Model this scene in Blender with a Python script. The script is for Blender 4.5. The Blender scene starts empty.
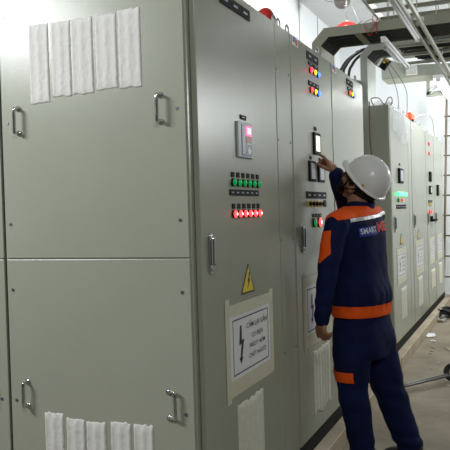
import bpy, bmesh, math, random
from mathutils import Vector, Matrix, noise
from mathutils.bvhtree import BVHTree
random.seed(7)
SC = bpy.context.scene
COL = SC.collection
PI = math.pi

# ------------------------------------------------------------------ camera
cd = bpy.data.cameras.new('camera')
cam = bpy.data.objects.new('camera', cd)
COL.objects.link(cam)
Rv = Vector((0.92438214, 0.38031506, -0.0296331))
Uv = Vector((0.02064032, 0.02770302, 0.99940308))
Fv = Vector((-0.38090897, 0.92444199, -0.01775835))
m = Matrix((Rv, Uv, -Fv)).transposed().to_4x4()
m.translation = Vector((1.061, -2.2736, 1.39))
cam.matrix_world = m
cd.sensor_width = 36.0
cd.lens = 731.1 / 450 * 36
cd.clip_start = 0.02
SC.camera = cam

# ------------------------------------------------------------------ world, exposure
SC.view_settings.view_transform = 'Standard'
SC.view_settings.look = 'None'
SC.view_settings.exposure = 0.0
SC.view_settings.gamma = 1.0
SC.view_settings.use_curve_mapping = False
w = bpy.data.worlds.new('world')
SC.world = w
w.use_nodes = True
w.node_tree.nodes['Background'].inputs[0].default_value = (0.8, 0.86, 0.9, 1)
w.node_tree.nodes['Background'].inputs[1].default_value = 0.05


def area(name, loc, target, size, size_y, power, col=(0.95, 0.98, 1.0)):
    l = bpy.data.lights.new(name, 'AREA')
    l.shape = 'RECTANGLE'
    l.size = size
    l.size_y = size_y
    l.energy = power
    l.color = col
    o = bpy.data.objects.new(name, l)
    COL.objects.link(o)
    o.location = loc
    d = Vector(target) - Vector(loc)
    o.rotation_euler = d.to_track_quat('-Z', 'Y').to_euler()
    return o


# fluorescent battens of the room, outside the picture (ceiling rows), and one low added fill
area('ceiling_tube_light', (-2.15, -1.65, 2.72), (-0.8, 0.0, 1.9), 0.9, 0.12, 60)
area('ceiling_tube_light', (1.9, -3.2, 3.6), (0.6, 0.5, 1.0), 1.2, 0.15, 50)
area('underside_fill_light', (2.2, 3.7, 2.30), (0.0, 3.2, 2.1), 1.4, 0.2, 38)  # added fill, unseen: set low to brighten undersides of the overhead gear
area('ceiling_tube_light', (1.7, 7.6, 3.9), (0.0, 8.2, 1.5), 0.3, 1.4, 165)
area('ceiling_tube_light', (-1.1, 5.9, 4.1), (-1.0, 6.2, 0.0), 0.3, 1.4, 60)


# ------------------------------------------------------------------ materials
def mat(name, col, rough=0.5, metal=0.0, var=0.0, vscale=6.0, bump=0.0, bscale=60.0, spec=0.5, emit=None, estr=0.0,
        col2=None, stretch=(1, 1, 1), alpha=None, trans=0.0, coat=0.0):
    m = bpy.data.materials.new(name)
    m.use_nodes = True
    nt = m.node_tree
    b = nt.nodes['Principled BSDF']
    b.inputs['Base Color'].default_value = (*col, 1)
    b.inputs['Roughness'].default_value = rough
    b.inputs['Metallic'].default_value = metal
    b.inputs['Specular IOR Level'].default_value = spec
    b.inputs['Coat Weight'].default_value = coat
    b.inputs['Transmission Weight'].default_value = trans
    if alpha is not None:
        b.inputs['Alpha'].default_value = alpha
    if emit:
        b.inputs['Emission Color'].default_value = (*emit, 1)
        b.inputs['Emission Strength'].default_value = estr
    tc = nt.nodes.new('ShaderNodeTexCoord')
    mp = nt.nodes.new('ShaderNodeMapping')
    mp.inputs['Scale'].default_value = stretch
    nt.links.new(tc.outputs['Object'], mp.inputs['Vector'])
    if var or col2:
        n = nt.nodes.new('ShaderNodeTexNoise')
        n.inputs['Scale'].default_value = vscale
        n.inputs['Detail'].default_value = 6
        n.inputs['Roughness'].default_value = 0.6
        nt.links.new(mp.outputs['Vector'], n.inputs['Vector'])
        r = nt.nodes.new('ShaderNodeValToRGB')
        c2 = col2 or tuple(max(0, c * (1 - var)) for c in col)
        c1 = col if col2 else tuple(min(1, c * (1 + var)) for c in col)
        r.color_ramp.elements[0].position = 0.35
        r.color_ramp.elements[1].position = 0.65
        r.color_ramp.elements[0].color = (*c2, 1)
        r.color_ramp.elements[1].color = (*c1, 1)
        nt.links.new(n.outputs['Fac'], r.inputs['Fac'])
        nt.links.new(r.outputs['Color'], b.inputs['Base Color'])
    if bump:
        n2 = nt.nodes.new('ShaderNodeTexNoise')
        n2.inputs['Scale'].default_value = bscale
        n2.inputs['Detail'].default_value = 3
        nt.links.new(mp.outputs['Vector'], n2.inputs['Vector'])
        bp = nt.nodes.new('ShaderNodeBump')
        bp.inputs['Strength'].default_value = bump
        bp.inputs['Distance'].default_value = 0.002
        nt.links.new(n2.outputs['Fac'], bp.inputs['Height'])
        nt.links.new(bp.outputs['Normal'], b.inputs['Normal'])
    return m


M_CAB = mat('grey_cabinet_paint', (0.355, 0.37, 0.30), 0.27, var=0.03, vscale=1.5, bump=0.25, bscale=260)
M_CABD = mat('cabinet_side_paint', (0.19, 0.19, 0.145), 0.5, var=0.05, vscale=3)
M_DUCT = mat('olive_duct_paint', (0.26, 0.26, 0.195), 0.5, var=0.06, vscale=5)
M_DUCT2 = mat('pale_duct_paint', (0.36, 0.38, 0.33), 0.5, var=0.06, vscale=5)
M_BLACK = mat('black_plastic', (0.007, 0.007, 0.008), 0.7, var=0.1, spec=0.2)
M_RUBBER = mat('black_rubber', (0.010, 0.010, 0.011), 0.6, var=0.1)
M_PLINTH = mat('black_plinth_paint', (0.006, 0.006, 0.006), 0.7, var=0.2, spec=0.2)
M_DARKST = mat('dark_steel', (0.16, 0.16, 0.15), 0.45, 0.8, var=0.1, vscale=20)
M_CHROME = mat('polished_chrome', (0.62, 0.63, 0.64), 0.16, 1.0, var=0.03)
M_STEEL = mat('dull_steel', (0.42, 0.42, 0.41), 0.4, 1.0, var=0.1, vscale=20)
M_SCREW = mat('zinc_screw', (0.22, 0.25, 0.26), 0.4, 0.8, var=0.05)
M_WHITE = mat('white_plastic', (0.72, 0.73, 0.72), 0.4, var=0.02)
M_PAPER = mat('white_paper', (0.74, 0.75, 0.76), 0.75, var=0.02, vscale=30)
M_STRIP = mat('masking_paper_white', (0.70, 0.69, 0.66), 0.75, var=0.04, vscale=40, bump=0.5, bscale=150)
M_STRIP2 = mat('masking_paper_cream', (0.66, 0.64, 0.54), 0.75, var=0.05, vscale=40, bump=0.5, bscale=150)
M_TAPE = mat('cream_masking_tape', (0.60, 0.585, 0.45), 0.6, var=0.04, vscale=25, bump=0.3, bscale=120)
M_INK = mat('black_ink', (0.012, 0.012, 0.02), 0.6, var=0.05)
M_YEL = mat('sign_yellow', (0.80, 0.62, 0.03), 0.45, var=0.03)
M_YEL2 = mat('dull_yellow_label', (0.62, 0.45, 0.05), 0.5, var=0.05)
M_GREYD = mat('meter_grey', (0.36, 0.40, 0.43), 0.4, var=0.03)
M_BLUEP = mat('panel_blue_grey', (0.13, 0.18, 0.26), 0.35, var=0.03)
M_REDP = mat('red_enamel', (0.55, 0.015, 0.012), 0.3, var=0.04, coat=0.4)
M_REDW = mat('red_wire', (0.5, 0.03, 0.03), 0.5, var=0.04)
M_BRW = mat('brown_wire', (0.09, 0.06, 0.045), 0.5, var=0.04)
M_BLU = mat('badge_blue', (0.03, 0.08, 0.45), 0.4, var=0.03)
M_RED = mat('badge_red', (0.65, 0.03, 0.03), 0.4, var=0.03)
M_TUBE_OFF = mat('unlit_fixture_white', (0.84, 0.85, 0.86), 0.35, var=0.03)
M_ALU = mat('galvanised_rail', (0.46, 0.46, 0.40), 0.42, 0.5, var=0.1, vscale=15)
M_WOOD = mat('bamboo_brown', (0.15, 0.11, 0.065), 0.6, var=0.25, vscale=8, stretch=(1, 1, 0.2))
M_BEAM = mat('dusty_pale_beam', (0.42, 0.35, 0.25), 0.7, var=0.18, vscale=5, bump=0.4, bscale=60)
M_FILM = mat('clear_plastic_film', (0.75, 0.80, 0.92), 0.15, var=0.03, alpha=0.26)
M_BROWND = mat('brown_dome', (0.13, 0.12, 0.10), 0.4, var=0.08)
M_ORANGEB = mat('orange_red_plastic', (0.75, 0.08, 0.02), 0.35, var=0.03, emit=(1, 0.1, 0.02), estr=0.35)


def glow(name, col, s, base=None):
    return mat(name, base or col, 0.3, emit=col, estr=s)


L_RED = glow('red_lamp_lit', (1.0, 0.035, 0.04), 4.5)
L_REDC = glow('red_lamp_core', (1.0, 0.35, 0.3), 9.0)
L_GRN = mat('green_lamp_lens', (0.0, 0.22, 0.06), 0.2, emit=(0.0, 0.5, 0.12), estr=0.35)
L_YEL = glow('yellow_lamp_lit', (1.0, 0.55, 0.02), 2.2)
L_BLU = glow('blue_lamp_lit', (0.03, 0.16, 1.0), 3.2)
L_GREEN = glow('green_display_lit', (0.05, 1.0, 0.22), 3.2)
L_PINK = glow('pink_display_lit', (1.0, 0.05, 0.22), 2.0)
L_PINKC = glow('pink_digits_lit', (1.0, 0.45, 0.6), 3.0)
L_SCR = glow('pale_screen_lit', (0.95, 0.92, 0.66), 0.95)
L_SCR2 = mat('meter_face', (0.55, 0.56, 0.60), 0.3, var=0.1, vscale=60)
L_TUBE = glow('lit_tube', (0.95, 1.0, 0.97), 36.0)


# ------------------------------------------------------------------ mesh helpers
def box(bm, x0, x1, y0, y1, z0, z1, bev=0.0, mi=0, seg=1):
    r = bmesh.ops.create_cube(bm, size=1.0)
    vs = r['verts']
    for v in vs:
        v.co = Vector((x0 + (v.co.x + .5) * (x1 - x0), y0 + (v.co.y + .5) * (y1 - y0), z0 + (v.co.z + .5) * (z1 - z0)))
    fs = set(f for v in vs for f in v.link_faces)
    for f in fs:
        f.material_index = mi
    if bev:
        es = list(set(e for v in vs for e in v.link_edges))
        bmesh.ops.bevel(bm, geom=es, offset=bev, segments=seg, affect='EDGES', profile=0.5)


def cyl(bm, p0, p1, r0, r1=None, n=16, mi=0, cap=True):
    p0 = Vector(p0); p1 = Vector(p1)
    d = p1 - p0
    q = d.to_track_quat('Z', 'Y').to_matrix().to_4x4()
    q.translation = (p0 + p1) / 2
    r = bmesh.ops.create_cone(bm, cap_ends=cap, segments=n, radius1=r0, radius2=r0 if r1 is None else r1,
                              depth=d.length, matrix=q)
    for f in set(f for v in r['verts'] for f in v.link_faces):
        f.material_index = mi


def ell(bm, c, rx, ry, rz, u=20, v=12, mi=0, mtx=None):
    mm = Matrix.Diagonal((rx, ry, rz, 1))
    if mtx is not None:
        mm = mtx.to_4x4() @ mm
    mm = Matrix.Translation(c) @ mm
    r = bmesh.ops.create_uvsphere(bm, u_segments=u, v_segments=v, radius=1.0, matrix=mm)
    for f in set(f for vv in r['verts'] for f in vv.link_faces):
        f.material_index = mi


def smooth_path(pts, k=6):
    pts = [Vector(p) for p in pts]
    if len(pts) < 3:
        return pts
    out = []
    for i in range(len(pts) - 1):
        p0 = pts[max(i - 1, 0)]; p1 = pts[i]; p2 = pts[i + 1]; p3 = pts[min(i + 2, len(pts) - 1)]
        for j in range(k):
            t = j / k
            out.append(0.5 * ((2 * p1) + (p2 - p0) * t + (2 * p0 - 5 * p1 + 4 * p2 - p3) * t * t +
                              (3 * p1 - p0 - 3 * p2 + p3) * t * t * t))
    out.append(pts[-1])
    return out


def tube(bm, pts, r, n=8, mi=0, k=6, radii=None):
    P = smooth_path(pts, k)
    rings = []
    up = Vector((0, 0, 1))
    L = len(P)
    for i, p in enumerate(P):
        d = (P[min(i + 1, L - 1)] - P[max(i - 1, 0)]).normalized()
        if i == 0:
            a = d.orthogonal().normalized()
        else:
            a = (a - d * a.dot(d)).normalized()
        b = d.cross(a)
        rr = r if radii is None else radii[min(int(i / max(L - 1, 1) * (len(radii) - 1)), len(radii) - 1)]
        rings.append([bm.verts.new(p + (a * math.cos(2 * PI * j / n) + b * math.sin(2 * PI * j / n)) * rr) for j in range(n)])
    for i in range(L - 1):
        for j in range(n):
            f = bm.faces.new((rings[i][j], rings[i][(j + 1) % n], rings[i + 1][(j + 1) % n], rings[i + 1][j]))
            f.material_index = mi
    bm.faces.new(rings[0][::-1]).material_index = mi
    bm.faces.new(rings[-1]).material_index = mi


def prism(bm, poly, axis, a0, a1, mi=0):
    """poly: 2D points; axis 'y' -> (x,z), axis 'x' -> (y,z), axis 'z' -> (x,y)"""
    def P(q, a):
        return {'y': (q[0], a, q[1]), 'x': (a, q[0], q[1]), 'z': (q[0], q[1], a)}[axis]
    A = [bm.verts.new(P(q, a0)) for q in poly]
    B = [bm.verts.new(P(q, a1)) for q in poly]
    n = len(poly)
    fs = [bm.faces.new(A), bm.faces.new(B[::-1])]
    for i in range(n):
        fs.append(bm.faces.new((A[i], B[i], B[(i + 1) % n], A[(i + 1) % n])))
    for f in fs:
        f.material_index = mi


WM = {}


def obj(name, bm, mats, parent=None, smooth=False, autoorigin=True):
    bmesh.ops.recalc_face_normals(bm, faces=bm.faces[:])
    me = bpy.data.meshes.new(name)
    bm.to_mesh(me)
    bm.free()
    if not isinstance(mats, (list, tuple)):
        mats = [mats]
    for mm in mats:
        me.materials.append(mm)
    if smooth:
        for p in me.polygons:
            p.use_smooth = True
    o = bpy.data.objects.new(name, me)
    COL.objects.link(o)
    if parent is not None:
        me.transform(WM[parent].inverted())
        o.parent = parent
        WM[o] = WM[parent]
    elif autoorigin and len(me.vertices):
        xs = [v.co for v in me.vertices]
        c = Vector(((min(v.x for v in xs) + max(v.x for v in xs)) / 2, (min(v.y for v in xs) + max(v.y for v in xs)) / 2,
                    min(v.z for v in xs)))
        me.transform(Matrix.Translation(-c))
        o.location = c
        WM[o] = Matrix.Translation(c)
    else:
        WM[o] = Matrix.Identity(4)
    return o


def tag(o, label, cat, group=None, kind=None):
    if label: o['label'] = label
    if cat: o['category'] = cat
    if group: o['group'] = group
    if kind: o['kind'] = kind
    return o


def thing(name, label, cat, loc, rz=0, group=None):
    o = bpy.data.objects.new(name, None)
    o.empty_display_size = 0.1
    COL.objects.link(o)
    o.location = loc
    o.rotation_euler = (0, 0, rz)
    WM[o] = Matrix.Translation(loc) @ Matrix.Rotation(rz, 4, 'Z')
    return tag(o, label, cat, group)


def NB():
    return bmesh.new()


def struct(name, bm, m):
    o = obj(name, bm, m)
    o['kind'] = 'structure'
    return o


# ------------------------------------------------------------------ room shell
M_WALL = mat('white_sandwich_panel', (0.74, 0.76, 0.77), 0.55, var=0.015, vscale=1.2)
M_WALLG = mat('grey_green_wall', (0.26, 0.27, 0.23), 0.6, var=0.03, vscale=1.2)
M_CEIL = mat('white_ceiling', (0.72, 0.73, 0.73), 0.7, var=0.02, vscale=1.0)
M_FLOOR = mat('dusty_concrete', (0.32, 0.27, 0.195), 0.8, col2=(0.20, 0.168, 0.118), vscale=2.3, bump=0.6, bscale=35)
M_SEAM = mat('panel_joint_grey', (0.20, 0.22, 0.24), 0.5, var=0.03)
XL, XR, YN, YF, ZC = -1.7, 3.4, -6.0, 9.6, 4.2
b = NB(); box(b, -4.3, XR + .1, YN - .1, YF + .1, -.1, 0); struct('floor', b, M_FLOOR)
b = NB(); box(b, -4.3, XR + .1, YN - .1, YF + .1, ZC, ZC + .1); struct('ceiling', b, M_CEIL)
b = NB(); box(b, XL - .1, XL, 1.35, YF, 0, ZC)
y = 7.25 - 13 * .95
while y < YF:
    if y > 1.4:
        box(b, XL, XL + .004, y - .014, y + .014, 0, ZC, mi=1)
    y += .95
struct('wall_left', b, [M_WALL, M_SEAM])
b = NB(); box(b, -4.3, -4.2, YN, 1.35, 0, ZC); struct('wall_left_near', b, M_WALL)
b = NB(); box(b, -4.3, XL, 1.35, 1.45, 0, ZC); struct('wall_left_return', b, M_WALL)
b = NB(); box(b, XR, XR + .1, YN, YF, 0, ZC); struct('wall_right', b, M_WALLG)
b = NB(); box(b, XL - .1, XR + .1, YF, YF + .1, 0, ZC); struct('wall_far', b, M_WALL)
b = NB(); box(b, -4.3, XR + .1, YN - .1, YN, 0, ZC); struct('wall_near', b, M_WALLG)

# ------------------------------------------------------------------ cabinet kit (front plane x = 0)
ZT, ZB = 2.268, 0.2


def cab_shell(label, y0, y1, doors, x0=-.79, x1=0.0, plinth=True, group='grey electrical cabinets'):
    """doors: list of (y0,y1) door leaves / cover strips on the front"""
    t = thing('electrical_cabinet', label, 'cabinet', ((x0 + x1) / 2, (y0 + y1) / 2, .1), 0, group)
    g = .0022
    b = NB()
    box(b, x0, x1 - .024, y0 + g, y1 - g, ZB - .004, ZT, .003)
    # front frame returns
    box(b, x1 - .03, x1 - .004, y0 + g, y0 + .018, ZB, ZT - .001, .002)
    box(b, x1 - .03, x1 - .004, y1 - .018, y1 - g, ZB, ZT - .001, .002)
    box(b, x1 - .03, x1 - .006, y0 + .01, y1 - .01, ZT - .02, ZT - .001)
    obj('cabinet_body', b, M_CAB, t)
    if plinth:
        b = NB(); box(b, x0 + .03, x1 - .02, y0, y1, .1, ZB - .004); obj('plinth', b, M_PLINTH, t)
    out = []
    for (a, c) in doors:
        b = NB(); box(b, x1 - .022, x1, a + .002, c - .002, ZB, ZT - .006, .0035, seg=2)
        out.append(obj('door' if c - a > .4 else 'side_cover', b, M_CAB, t))
    return t, out


def swing_handle(door, y, z0=1.168, z1=1.312, x=0.0):
    b = NB()
    box(b, x, x + .007, y - .018, y + .018, z0, z1, .006, seg=3, mi=0)
    box(b, x + .006, x + .020, y - .010, y + .010, z0 + .03, z1 - .012, .005, seg=2, mi=1)
    cyl(b, (x, y, z0 + .018), (x + .011, y, z0 + .018), .009, mi=1)
    obj('handle', b, [M_CHROME, M_GREYD], door)


def lamp(parent, y, z, m, r=.015, core=None, x=0.0, name='indicator_lamp'):
    b = NB()
    cyl(b, (x, y, z), (x + .008, y, z), r * 1.15, n=20, mi=0)
    ell(b, (x + .008, y, z), .010, r, r, 16, 10, mi=1)
    ms = [M_BLACK, m]
    if core:
        ell(b, (x + .0125, y, z), .0065, r * .55, r * .55, 12, 8, mi=2)
        ms.append(core)
    return obj(name, b, ms, parent, smooth=True)


def plate(parent, y0, y1, z0, z1, m=M_BLACK, x=0.0, th=.004, name='name_plate', marks=0):
    b = NB(); box(b, x, x + th, y0, y1, z0, z1, .001)
    ms = [m]
    if marks:
        ms.append(M_GREYD)
        wd = (y1 - y0) / marks
        for i in range(marks):
            yy = y0 + wd * (i + .5)
            box(b, x + th, x + th + .0006, yy - wd * .2, yy + wd * .2, (z0 + z1) / 2 - (z1 - z0) * .10,
                (z0 + z1) / 2 + (z1 - z0) * .10, mi=1)
    return obj(name, b, ms, parent)


def meter(parent, y0, y1, z0, z1, scr, name='panel_meter', frame=M_BLACK, x=0.0):
    b = NB()
    box(b, x, x + .011, y0, y1, z0, z1, .003, seg=2)
    p = obj(name, b, frame, parent)
    return p


def lifting_eye(parent, y, x=-.04):
    b = NB()
    cyl(b, (x, y, ZT), (x, y, ZT + .014), .014)
    pts = [(x, y + .024 * math.sin(a), ZT + .036 + .024 * math.cos(a)) for a in [i * 2 * PI / 16 for i in range(17)]]
    tube(b, pts, .005, 8, k=1)
    obj('lifting_eye', b, M_STEEL, parent, smooth=True)


def badge(parent, y, z, x=0.0, s=1.0):
    b = NB()
    box(b, x, x + .002, y - .05 * s, y + .05 * s, z - .024 * s, z + .024 * s, mi=0)
    box(b, x + .002, x + .003, y - .040 * s, y + .0, z - .008 * s, z + .018 * s, mi=1)
    box(b, x + .002, x + .003, y + .0, y + .034 * s, z - .018 * s, z + .012 * s, mi=2)
    obj('badge', b, [M_WHITE, M_BLU, M_RED], parent)


# -------- row one
c1, d1 = cab_shell('nearest grey electrical cabinet with red and green lamp rows and lightning triangle', 0.0, 1.2, [(.075, .968), (.972, 1.196)])
door = d1[0]
swing_handle(door, .153)
plate(door, .31, .636, 2.188, 2.232, marks=3)
plate(door, .49, .556, 1.764, 1.782, marks=1)
# control display
b = NB()
box(b, 0, .010, .442, .606, 1.607, 1.752, .004, seg=2)
cd_ = obj('control_display', b, M_GREYD, c1)
b = NB(); box(b, .010, .0115, .478, .598, 1.616, 1.742, .001); obj('display_face', b, M_BLUEP, cd_)
b = NB(); box(b, .0115, .013, .525, .592, 1.700, 1.738, .001)
obj('screen', b, L_PINK, cd_)
b = NB()
for k, yy in enumerate((.548, .570)):
    box(b, .013, .0136, yy - .006, yy + .006, 1.708, 1.712); box(b, .013, .0136, yy - .006, yy + .006, 1.717, 1.721)
    box(b, .013, .0136, yy - .006, yy + .006, 1.727, 1.731); box(b, .013, .0136, yy + .004, yy + .007, 1.708, 1.731)
obj('digits', b, L_PINKC, cd_)
b = NB()
box(b, .0115, .0126, .528, .588, 1.674, 1.694, .001, mi=1)
box(b, .0115, .0126, .535, .585, 1.664, 1.670, mi=0)
prism(b, [(.560, 1.657), (.540, 1.640), (.552, 1.625), (.572, 1.625), (.584, 1.640)], 'x', .0115, .0126, mi=0)
box(b, .0115, .0126, .482, .515, 1.625, 1.735, .001, mi=2)
obj('keypad', b, [M_WHITE, M_RED, M_GREYD], cd_)
for i in range(6):
    yy = .392 + i * .057
    lamp(door, yy, 1.505, L_GRN, .0140)
    plate(door, yy - .016, yy + .014, 1.526, 1.546, name='lamp_label')
    lamp(door, yy, 1.381, L_RED, .0140, L_REDC)
    plate(door, yy - .016, yy + .014, 1.402, 1.422, name='lamp_label')
plate(door, .355, .683, 1.454, 1.478, marks=6)
for z in (2.05, 1.72, 1.25, .72):
    for yy in (.99, 1.175):
        b = NB(); cyl(b, (0, yy, z), (.003, yy, z), .006, n=10); obj('screw', b, M_SCREW, d1[1])
lifting_eye(c1, 1.16); lifting_eye(c1, 1.09)
# yellow triangle sticker parts of door
b = NB()
prism(b, [(.448, 1.056), (.606, 1.056), (.535, 1.176)], 'x', 0, .0015, 0)
prism(b, [(.461, 1.0625), (.592, 1.0625), (.5345, 1.164)], 'x', .0015, .002, 1)
prism(b, [(.541, 1.140), (.523, 1.104), (.531, 1.104), (.517, 1.073), (.553, 1.112), (.541, 1.112), (.552, 1.140)], 'x', .002, .0026, 0)
tag(obj('warning_triangle', b, [M_INK, M_YEL]), 'yellow triangular lightning sticker above the nearest paper warning sign', 'sticker', 'yellow lightning triangles')

# left end: two cover panels of cabinet one (plane y = 0, facing -y)
def end_panel(parent, x0, x1, z0, z1, hz, top):
    b = NB(); box(b, x0, x1, -.003, .002, z0, z1, .0025, seg=2)
    p = obj('cover_panel', b, M_CAB, parent)
    for hx in (x0 + .078, x1 - .095):
        b = NB()
        r = .0062
        dx, dy = (0, -.031) if top or hx < x1 - .3 else (.030, -.020)     # the lower right handle hangs swung to the right
        pts = [(hx, -.002, hz - .046), (hx + dx * .8, dy * .8, hz - .046), (hx + dx, dy, hz - .040), (hx + dx, dy, hz), (hx + dx, dy, hz + .040),
               (hx + dx * .8, dy * .8, hz + .046), (hx, -.002, hz + .046)]
        tube(b, pts, r, 10, k=4)
        for s in (-1, 1):
            cyl(b, (hx, -.003, hz + s * .046), (hx, -.008, hz + s * .046), .0105, n=14)
        obj('handle', b, M_CHROME, p, smooth=True)
    for sx in (x0 + .024, x1 - .032):
        for sz in ((z1 - .11), hz - .005, z0 + .13) if top else ((z1 - .116), hz - .03, z0 + .1):
            b = NB()
            cyl(b, (sx, -.003, sz), (sx, -.0055, sz), .0062, n=12)
            box(b, sx - .0045, sx + .0045, -.0062, -.0054, sz - .0008, sz + .0008)
            box(b, sx - .0008, sx + .0008, -.0062, -.0054, sz - .0045, sz + .0045)
            obj('screw', b, M_SCREW, p)


end_panel(c1, -.783, -.009, 1.237, 2.262, 1.756, True)
end_panel(c1, -.783, -.009, .205, 1.233, .723, False)

c2, d2 = cab_shell('second electrical cabinet, with dark framed meters, behind the worker\'s raised hand', 1.2, 2.03, [(1.218, 2.026)])
door = d2[0]
swing_handle(door, 1.335)
badge(door, 1.30, 2.240)
plate(door, 1.505, 1.735, 2.192, 2.236, marks=2)
plate(door, 1.53, 1.73, 2.160 + .006, 2.184, marks=2)
for yy, mm in ((1.568, L_RED), (1.645, L_YEL), (1.718, L_BLU)):
    lamp(door, yy, 2.140, mm, .0145); lamp(door, yy, 2.034, mm, .0145)
plate(door, 1.525, 1.735, 2.056, 2.082, marks=3)
def framed_meter(y0, y1, z0, z1, scr, nm='panel_meter', fr=.012):
    p = meter(c2, y0, y1, z0, z1, scr, nm)
    b = NB(); box(b, .011, .0125, y0 + fr * 1.8, y1 - fr * 1.4, z0 + fr * 1.1, z1 - fr * 1.1, .001)
    obj('screen', b, scr, p)
    return p
framed_meter(1.583, 1.715, 1.690, 1.810, L_SCR, 'touch_display', .016)
framed_meter(1.482, 1.598, 1.540, 1.650, L_SCR2)
framed_meter(1.662, 1.788, 1.540, 1.650, L_SCR2)
plate(door, 1.51, 1.548, 1.657, 1.676); plate(door, 1.70, 1.738, 1.657, 1.676); plate(door, 1.615, 1.66, 1.822, 1.842)
plate(door, 1.43, 1.835, 1.448, 1.486, marks=4)
for i in range(5):
    b = NB(); box(b, 0, .006, 1.445 + i * .066, 1.49 + i * .066, 1.404, 1.436, .001)
    cyl(b, (.006, 1.4675 + i * .066, 1.42), (.018, 1.4675 + i * .066, 1.42), .010, n=14, mi=1)
    obj('selector_switch', b, [M_YEL2, M_BLACK], door)
plate(door, 1.775, 1.83, 1.402, 1.440)
plate(door, 1.535, 1.715, 1.348, 1.366, marks=3)
lamp(door, 1.56, 1.318, L_GRN, .022, name='push_button'); lamp(door, 1.665, 1.318, L_RED, .024, L_REDC, name='push_button')
lifting_eye(c2, 1.88)
lifting_eye(c2, 1.30)

c3, d3 = cab_shell('third electrical cabinet, last of the near row, with one trio of lit lamps', 2.03, 2.95, [(2.048, 2.946)])
door = d3[0]
badge(door, 2.11, 2.240)
plate(door, 2.44, 2.62, 2.196, 2.236, marks=2)
plate(door, 2.46, 2.62, 2.166, 2.186, marks=2)
for yy, mm in ((2.505, L_RED), (2.575, L_YEL), (2.64, L_BLU)):
    lamp(door, yy, 2.148, mm, .0145)
lifting_eye(c3, 2.90)
swing_handle(door, 2.15)

# rear cabinet behind the end panels (seen as a sliver at the left edge)
cr, dr = cab_shell('grey cabinet backing onto the nearest one, sliver at left edge', 0.0, 1.2, [], x0=-1.6, x1=-.80)
end_panel(cr, -1.594, -.797, 1.237, 2.262, 1.756, True)
end_panel(cr, -1.594, -.797, .205, 1.233, .723, False)

# -------- row two
ROW2 = [(4.05, 5.29), (5.29, 6.45), (6.45, 7.22), (7.22, 8.28)]
LBL2 = ['first far-row cabinet, with glowing green display bar', 'second far-row cabinet, red beacon on its top corner',
        'third far-row cabinet, narrow, with column of small lamps', 'farthest grey cabinet at the end of the far row']
r2 = []
for (a, c), lb in zip(ROW2, LBL2):
    dl = [(a + .02, c - .22), (c - .215, c - .005)] if c - a > 1.1 and a < 5 else [(a + .02, c - .005)]
    t, dd = cab_shell(lb, a, c, dl)
    r2.append((t, dd))
    lifting_eye(t, c - .2)
d = r2[0][1][0]
swing_handle(d, 4.19)
b = NB(); box(b, 0, .02, 4.43, 4.64, 1.605, 1.74, .004); p = obj('panel_meter', b, M_BLACK, r2[0][0])
b = NB(); box(b, .02, .0215, 4.46, 4.61, 1.625, 1.722); obj('screen', b, L_SCR2, p)
plate(d, 4.50, 4.56, 1.768, 1.788)
b = NB(); box(b, 0, .02, 4.33, 4.86, 1.492, 1.522, .006); obj('light_bar', b, L_GREEN, d)
lamp(d, 4.40, 1.452, L_GRN, .018); lamp(d, 4.62, 1.452, L_RED, .012)
plate(d, 4.30, 4.86, 1.372, 1.41, marks=5)
swing_handle(r2[1][1][0], 5.40)
badge(r2[1][1][0], 5.42, 2.21)
d = r2[2][1][0]
for z, mm in ((2.135, L_RED), (2.02, L_RED)):
    lamp(d, 6.76, z, mm, .017); lamp(d, 6.83, z, M_WHITE, .017)
b = NB(); box(b, 0, .02, 6.72, 6.86, 1.68, 1.80, .004); p = obj('panel_meter', b, M_BLACK, r2[2][0])
b = NB(); box(b, 0, .02, 6.70, 6.86, 1.53, 1.63, .004); p = obj('panel_meter', b, M_BLACK, r2[2][0])
b = NB(); box(b, .02, .021, 6.73, 6.83, 1.55, 1.615); obj('screen', b, L_SCR2, p)
plate(d, 6.60, 6.95, 1.43, 1.46, marks=3)
for i in range(3):
    b = NB(); box(b, 0, .012, 6.64 + i * .1, 6.70 + i * .1, 1.39, 1.425, .002); obj('selector_switch', b, M_YEL2, d)
lamp(d, 6.70, 1.32, L_RED, .022); lamp(d, 6.82, 1.32, L_RED, .018)
b = NB(); cyl(b, (0, 6.78, 1.235), (.03, 6.78, 1.235), .035); box(b, .03, .06, 6.68, 7.02, 1.205, 1.235, .006); obj('lever_handle', b, M_BLACK, d)
swing_handle(r2[2][1][0], 6.52); swing_handle(r2[3][1][0], 7.30)
b = NB(); box(b, 0, .02, 7.5, 7.64, 1.52, 1.66, .004); obj('panel_meter', b, M_BLACK, r2[3][0])

# -------- base beams
b = NB(); box(b, -.75, .055, .0, 2.97, 0, .098, .004); tag(obj('base_beam', b, M_BEAM), 'pale dusty base beam along floor under the near cabinets', 'beam', 'cabinet base beams')
b = NB(); box(b, -.75, .055, 4.05, 8.35, 0, .098, .004); tag(obj('base_beam', b, M_BEAM), 'pale dusty base beam along floor under the far row of cabinets', 'beam', 'cabinet base beams')
b = NB(); box(b, -1.58, -.78, .0, 1.2, 0, .098, .004); tag(obj('base_beam', b, M_BEAM), 'base beam under the cabinet at the left edge', 'beam', 'cabinet base beams')
b = NB(); box(b, -.04, .05, 2.98, 4.04, 0, .098, .004); tag(obj('base_beam', b, M_BEAM), 'short pale beam bridging the gap between the two cabinet rows', 'beam', 'cabinet base beams')


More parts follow.
